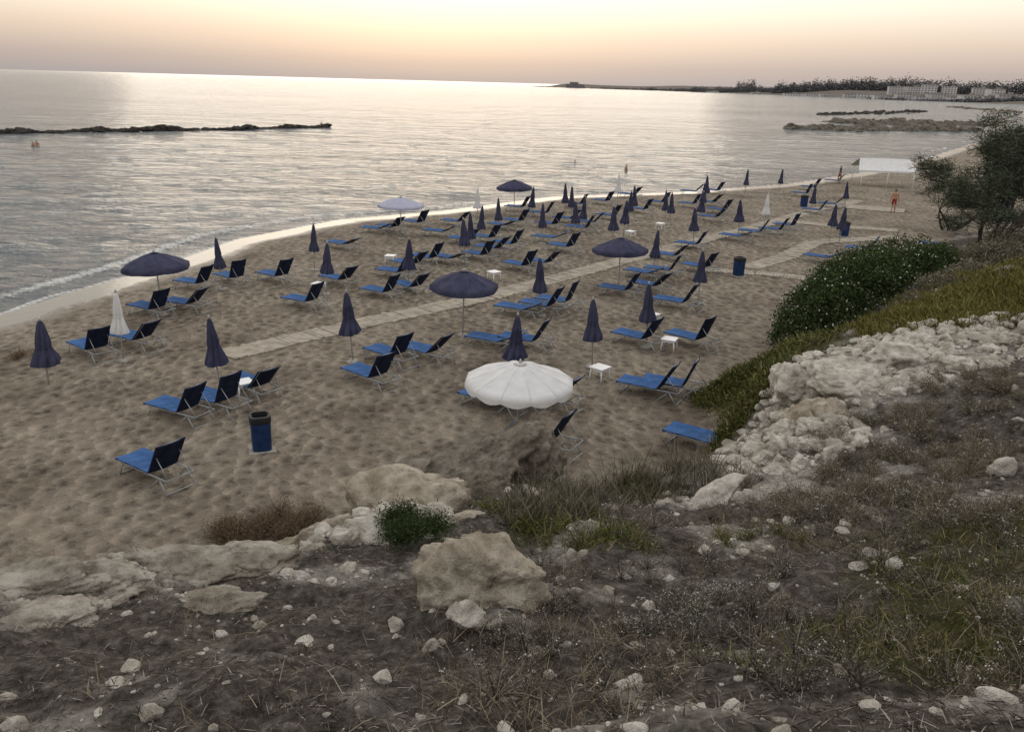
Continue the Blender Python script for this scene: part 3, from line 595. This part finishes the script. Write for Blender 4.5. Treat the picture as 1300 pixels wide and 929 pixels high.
# tamarisk tree
M_bark=mat("tree_bark",(.07,.055,.045),.9,.2,.4,10,.02,30)
M_tam=leafmat("tamarisk_foliage",[(0,(.024,.029,.02)),(.6,(.06,.07,.046)),(1,(.12,.128,.086))])
def tree(name,base,hgt,spread,seed,nleaf):
    r=random.Random(seed); b=MB(); tips=[]
    def br(p,d,l,rad,dep):
        pts=[p]; q=p; dd=d.copy(); rs=[rad]
        for i in range(4):
            dd=(dd+Vector((r.uniform(-.3,.3),r.uniform(-.3,.3),r.uniform(-.12,.12)))).normalized(); q=q+dd*l/4; pts.append(q); rs.append(rad*(1-.15*(i+1)))
            if dep>=2: tips.append((q,dep))
        b.tube(pts,rs,0,6 if dep<3 else 4)
        if dep<4:
            for k in range(r.choice((2,3,3)) ):
                nd=(dd+Vector((r.uniform(-1,1)*spread,r.uniform(-1,1)*spread,r.uniform(-.35,.5)))).normalized(); br(pts[r.choice((2,3,4))],nd,l*r.uniform(.6,.85),rs[-1]*.75,dep+1)
    for k in range(4): br(Vector((r.uniform(-.2,.2),r.uniform(-.2,.2),-.2)),Vector((r.uniform(-1,1),r.uniform(-.6,.6),.8)).normalized(),hgt*.36,.10,0)
    tp=np.array([t[0][:] for t in tips]); wts=rng.random(len(tp))**4; wts/=wts.sum(); idx=rng.choice(len(tp),nleaf,p=wts)
    P=tp[idx]+rng.normal(size=(nleaf,3))*np.array([.2,.2,.13]); D=rdir(nleaf,-.1)
    V,Fq=blades(P,D,rng.uniform(.1,.34,nleaf),rng.uniform(.012,.028,nleaf),.35)
    o=bpy.data.objects.new(name,None); o.location=base; COL.objects.link(o)
    t=bpy.data.objects.new("trunk_and_limbs",b.mesh("trunk_and_limbs",[M_bark])); COL.objects.link(t); t.parent=o
    f=combine("foliage",[(V,Fq,0,rn(V,6))],[M_tam]); f.parent=o
p=hit(1245,318); tree("tamarisk_tree",tuple(p),5.2,1.0,4,23000)
p=hit(1290,300)+np.array([1.5,3,0]); tree("tamarisk_tree",tuple(p),5.6,.9,11,24000)
p=G(1205,292); p[2]=hz(np.array([p[0]]),np.array([p[1]]))[0]; tree("tamarisk_tree",tuple(p),5.3,1.2,17,18000)
# ------------------------------------------------------------------ shelter, lifeguard tower
def group(name,loc,rz=0):
    o=bpy.data.objects.new(name,None); o.location=loc; o.rotation_euler=(0,0,rz); COL.objects.link(o); return o
def part(name,mb,mats,par):
    o=bpy.data.objects.new(name,mb.mesh(name,mats)); COL.objects.link(o); o.parent=par; return o
p=G(1118,236); sh=group("white_beach_shelter",p,-.1); sh.scale=(.88,.88,.88)
b=MB(); b.grid(lambda u,v:((u-.5)*(6.2-.9*v),-1.9+1.9*v,1.75+1.15*v-.08*math.sin(math.pi*v)),8,5,0); b.grid(lambda u,v:((u-.5)*(5.3+.9*v),1.6*v,2.9-.95*v),8,5,0); b.grid(lambda u,v:((u-.5)*6.2,-1.9,1.75-.18*v),8,1,0)
part("roof_cloth",b,[M_wht_c],sh)
b=MB()
for i in(-1,0,1):
    b.tube([(i*2.7,-1.85,0),(i*2.7,-1.85,1.75)],.04,0); b.tube([(i*2.7,1.55,0),(i*2.7,1.55,1.95)],.04,0)
b.tube([(-2.65,0,2.88),(2.65,0,2.88)],.04,0); part("posts",b,[M_white],sh)
p=np.array([97.,176.,0.]); p[2]=hz(p[:1],p[1:2])[0]; lt=group("lifeguard_tower",p,.2); b=MB()
for i in(-1,1):
    for j in(-1,1): b.tube([(i*1.6,j*1.4,0),(i*1.3,j*1.2,5.4)],.12,0)
    b.tube([(i*1.5,-1.35,.4),(-i*1.4,-1.25,2.9)],.07,0)
    for z in(3.6,4.1): b.tube([(i*1.45,-1.3,z),(i*1.45,1.3,z)],.05,0); b.tube([(-1.45,i*1.3,z),(1.45,i*1.3,z)],.05,0)
part("legs_and_rails",b,[M_wood],lt); b=MB(); b.box((0,0,3.0),(3.6,3.2,.2)); part("platform",b,[M_wood],lt)
b=MB(); b.box((0,0,5.55),(3.9,3.4,.16)); b.box((0,0,5.7),(2.2,1.8,.12)); part("roof",b,[M_wood],lt)
b=MB(); [b.box((-1.9-.12*i,-1.8,3-.3*i),(.35,.8,.05)) for i in range(10)]; part("stairs",b,[M_wood],lt)
# ------------------------------------------------------------------ far coast: castle, buildings, tree mass
M_far=mat("hazed_stone",(.17,.155,.155),.9,.1,.2,.1); M_fb=mat("white_render_wall",(.48,.46,.45),.9,.1,.25,.03); M_win=mat("window_glass",(.16,.165,.18),.3,.3,.1,1); M_fr=mat("flat_roof",(.26,.235,.225),.9,.1,.1,.1)  # far-coast colours greyed so distance haze sits in the base colour
def building(name,u,D,w,dp,h,fl,rz=0,m=None):
    q=atD(u,110,D); z=float(hz(np.array([q[0]]),np.array([q[1]]))[0]); o=group(name,(q[0],q[1],z-1),rz)
    b=MB(); b.box((0,0,h/2),(w,dp,h)); part("walls",b,[m or M_fb],o)
    b=MB(); b.box((0,0,h+.2),(w+.8,dp+.8,.5)); b.box((w*.2,0,h+1.4),(w*.2,dp*.4,2)); part("roof",b,[M_fr],o)
    b=MB(); nx=max(3,int(w/4))
    for f in range(fl):
        for i in range(nx): b.box((-w/2+(i+.5)*w/nx,-dp/2-.02,1.7+f*(h-1)/fl+.6),(w/nx*.5,.1,(h/fl)*.5))
    part("windows",b,[M_win],o)
    b=MB(); b.box((-w*.1,-dp/2-.03,2.1),(1.6,.12,2.4)); part("door",b,[M_fr],o)
building("stone_castle",730,2330,48,30,12,1,0,M_far)
q=atD(730,110,2330); z=float(hz(np.array([q[0]]),np.array([q[1]]))[0]); b=MB(); b.box((0,0,0),(22,18,6)); [b.box((x_,-8.6,3.6),(1.6,.8,1.2)) for x_ in range(-10,11,4)]; o=bpy.data.objects.new("castle_keep",b.mesh("castle_keep",[M_far])); o.location=(q[0]-3,q[1],z+14.2); COL.objects.link(o)
for i,(u,D,w,h,fl) in enumerate([(905,1740,24,6,2),(1006,1450,26,6,2),(1118,1250,20,7,2),(1131,1240,14,5,1),(1150,1220,24,9,3),(1170,1200,16,6,2),(1190,1190,22,9,3),(1212,1170,16,6,2),(1232,1150,22,8,2),(1256,1130,16,6,2),(1280,1110,22,8,2),(1300,1100,18,6,2),(1325,1090,24,8,2),(1098,1320,18,6,2),(1050,1400,20,5,1),(960,1620,16,5,1),(1137,1330,20,12,4),(1180,1300,22,14,4),(1206,1290,20,12,4),(1245,1260,20,12,4),(1160,1340,24,11,3),(1080,1350,18,6,2),(1028,1420,18,6,2),(1265,1200,20,10,3)]):
    building("seafront_hotel",u,D,w,14,h,fl,random.uniform(-.5,.3))
P=[]
def clump(u,D,h,w,nn):
    q=atD(u,110,D); z=float(hz(np.array([q[0]]),np.array([q[1]]))[0])
    d3=rdir(nn,0); P.append(np.array([q[0],q[1],z])+d3*np.array([w,w*.7,h])*(rng.random(nn)**.5)[:,None]*(1+.12*rng.normal(size=nn))[:,None])
for u in np.arange(680,900,4): clump(u+rng.uniform(-2,2),2380-(u-680)*2.1,rng.uniform(4,8),rng.uniform(9,18),120)
for u in np.arange(880,1000,4): clump(u+rng.uniform(-2,2),1900-(u-880)*2.2,rng.uniform(6,13),rng.uniform(9,16),210)
for u in (938,944,950,956): clump(u,1780,19,8,300)
for u in np.arange(985,1110,3.5): clump(u+rng.uniform(-2,2),1640-(u-985)*1.3,rng.uniform(12,22),rng.uniform(9,15),320)
for u in np.arange(1110,1350,4): clump(u+rng.uniform(-2,2),1480-(u-1110)*.5,rng.uniform(15,24),rng.uniform(10,16),320)
for u in np.arange(1104,1340,7): clump(u+rng.uniform(-3,3),1175-(u-1104)*.5,rng.uniform(3,7),rng.uniform(5,9),90)
P=np.concatenate(P); V,Fq=leaves(P,rng.uniform(1.5,3.0,len(P)),.8)
M_ft=leafmat("hazed_tree_foliage",[(0,(.10,.10,.105)),(1,(.155,.153,.155))]); combine("distant_tree_line",[(V,Fq,0,rn(V,4))],[M_ft])  # foliage painted pale grey in place of air haze
# ------------------------------------------------------------------ people
M_skin=mat("skin",(.36,.2,.13),.6,.3,.1,8,coord='Object'); M_short=mat("red_shorts",(.25,.03,.03),.8,.2,.15,8,coord='Object'); M_hair=mat("dark_hair",(.02,.014,.01),.6,.3,.3,20,coord='Object'); M_shirt=mat("dark_shirt",(.05,.05,.07),.8,.2,.2,8,coord='Object')
def person(name,loc,rz,torso,stride=.12,armsw=.1):
    J={'pel':(0,0,.95,.15),'wa':(0,0,1.1,.125),'ch':(0,0,1.3,.155),'nb':(0,0,1.46,.07),'nk':(0,.0,1.52,.055),'hd':(0,-.01,1.62,.088),'ht':(0,0,1.7,.08)}
    E=[('pel','wa'),('wa','ch'),('ch','nb'),('nb','nk'),('nk','hd'),('hd','ht')]
    for s,n_ in((-1,'l'),(1,'r')):
        st=stride*s
        J.update({n_+'hip':(s*.095,0,.88,.095),n_+'kn':(s*.105,-st*.6,.49,.06),n_+'an':(s*.11,st*.5,.09,.04),n_+'to':(s*.125,st*.5-.16,.035,.035),
          n_+'sh':(s*.185,0,1.41,.062),n_+'el':(s*.25,armsw*s*.5+.03,1.13,.042),n_+'wr':(s*.27,armsw*s-.08,.89,.028),n_+'pm':(s*.272,armsw*s-.10,.81,.034)})
        E+=[('pel',n_+'hip'),(n_+'hip',n_+'kn'),(n_+'kn',n_+'an'),(n_+'an',n_+'to'),('ch',n_+'sh'),(n_+'sh',n_+'el'),(n_+'el',n_+'wr'),(n_+'wr',n_+'pm')]
    names=list(J); me=bpy.data.meshes.new("t"); me.from_pydata([J[k][:3] for k in names],[(names.index(a),names.index(c_)) for a,c_ in E],[])
    o=bpy.data.objects.new("t",me); COL.objects.link(o); md=o.modifiers.new("s",'SKIN')
    sv=me.skin_vertices[0].data
    for i,k in enumerate(names): sv[i].radius=(J[k][3]*(1.15 if k in('ch','wa','pel') else 1),J[k][3]*(.8 if k in('ch','wa','pel') else 1)); sv[i].use_root=(k=='pel')
    o.modifiers.new("ss",'SUBSURF').levels=2
    dg=bpy.context.evaluated_depsgraph_get(); me2=bpy.data.meshes.new_from_object(o.evaluated_get(dg)); bpy.data.objects.remove(o)
    mb=MB(); mb.v=[v.co[:] for v in me2.vertices]; mb.f=[tuple(p.vertices) for p in me2.polygons]
    for p in me2.polygons:
        c_=p.center; k=0
        if .6<c_.z<1.02 and abs(c_.x)<.22: k=1
        elif 1.02<=c_.z<1.47 and abs(c_.x)<.24: k=3
        elif c_.z>1.66 or (c_.z>1.58 and c_.y>.02): k=2
        mb.m.append(k); mb.sm.append(True)
    for s in(-1,1):
        px,py=s*.272,armsw*s-.10
        for i,(dy,l) in enumerate(((-.03,.07),(-.01,.08),(.01,.075),(.03,.06))): mb.tube([(px,py+dy,.79),(px-s*.005,py+dy,.77-l*.5),(px-s*.02,py+dy-.005,.76-l)],[.009,.008,.006],0,5)
        mb.tube([(px-s*.02,py-.03,.83),(px-s*.035,py-.055,.79),(px-s*.035,py-.06,.765)],[.011,.01,.008],0,5)
        mb.tube([(s*.03,-.085,1.635),(s*.03,-.098,1.635)],.011,2,6); mb.tube([(s*.085,0,1.6),(s*.098,.005,1.63)],.02,0,6)
    mb.tube([(0,-.085,1.64),(0,-.115,1.6)],[.01,.016],0,5); mb.tube([(-.025,-.094,1.56),(.025,-.094,1.56)],.007,1,5)
    m2=mb.mesh(name,[M_skin,M_short,M_hair,torso]); place(name,m2,loc,rz)
p=G(1133,270); p[2]=hz(p[:1],p[1:2])[0]+.03; person("standing_man",p,2.6,M_skin); p=G(1065,232); p[2]=hz(p[:1],p[1:2])[0]; person("walking_person",p,.8,M_shirt,.2)
for u,v,z in [(795,216,-1.1),(47,184,-1.15),(408,158,-1.2),(42,185,-1.25),(730,207,-1.35)]:
    p=G(u,v,SEA); p[2]=SEA+z; person("swimmer",p,random.uniform(0,6),M_skin)
# ------------------------------------------------------------------ light
el,az=math.radians(12),math.radians(-6)
w=bpy.data.worlds.new("World"); scene.world=w; w.use_nodes=True; nt=w.node_tree; L=nt.links.new
bg=nt.nodes['Background']
sky=N(nt,'ShaderNodeTexSky',sky_type='NISHITA',sun_disc=False,sun_elevation=el,sun_rotation=az); sky.dust_density=3; sky.air_density=1.2
tc=N(nt,'ShaderNodeTexCoord'); sp=N(nt,'ShaderNodeSeparateXYZ'); L(tc.outputs['Generated'],sp.inputs[0])
hzr=ramp(nt,[(0,(.34,.31,.31)),(.02,(.43,.365,.335)),(.048,(.66,.535,.44)),(.08,(.86,.765,.635)),(.11,(.96,.895,.775)),(.2,(1.0,.96,.89)),(.4,(.97,.96,.95)),(1,(.93,.93,.945))]); L(sp.outputs['Z'],hzr.inputs['Fac'])
yy=mth(nt,'POWER',mth(nt,'MAXIMUM',sp.outputs['Y'],0.0),5.0)
az_=mth(nt,'ADD',mth(nt,'MULTIPLY',yy,.24),.80)
vm=N(nt,'ShaderNodeVectorMath',operation='SCALE'); L(hzr.outputs[0],vm.inputs[0]); L(az_,vm.inputs['Scale'])
v2=N(nt,'ShaderNodeVectorMath',operation='SCALE'); L(sky.outputs[0],v2.inputs[0]); v2.inputs['Scale'].default_value=.004
ad=N(nt,'ShaderNodeVectorMath',operation='ADD'); L(vm.outputs[0],ad.inputs[0]); L(v2.outputs[0],ad.inputs[1]); L(ad.outputs[0],bg.inputs['Color']); bg.inputs['Strength'].default_value=1.28
sl=bpy.data.lights.new("sun",'SUN'); sl.energy=.5; sl.angle=math.radians(42); sl.color=(1,.87,.72); so=bpy.data.objects.new("sun",sl); COL.objects.link(so)
sv=Vector((math.sin(az)*math.cos(el),math.cos(az)*math.cos(el),math.sin(el))); so.rotation_euler=(-sv).to_track_quat('-Z','Y').to_euler()
scene.view_settings.view_transform='Standard'; scene.view_settings.look='None'; scene.view_settings.exposure=0
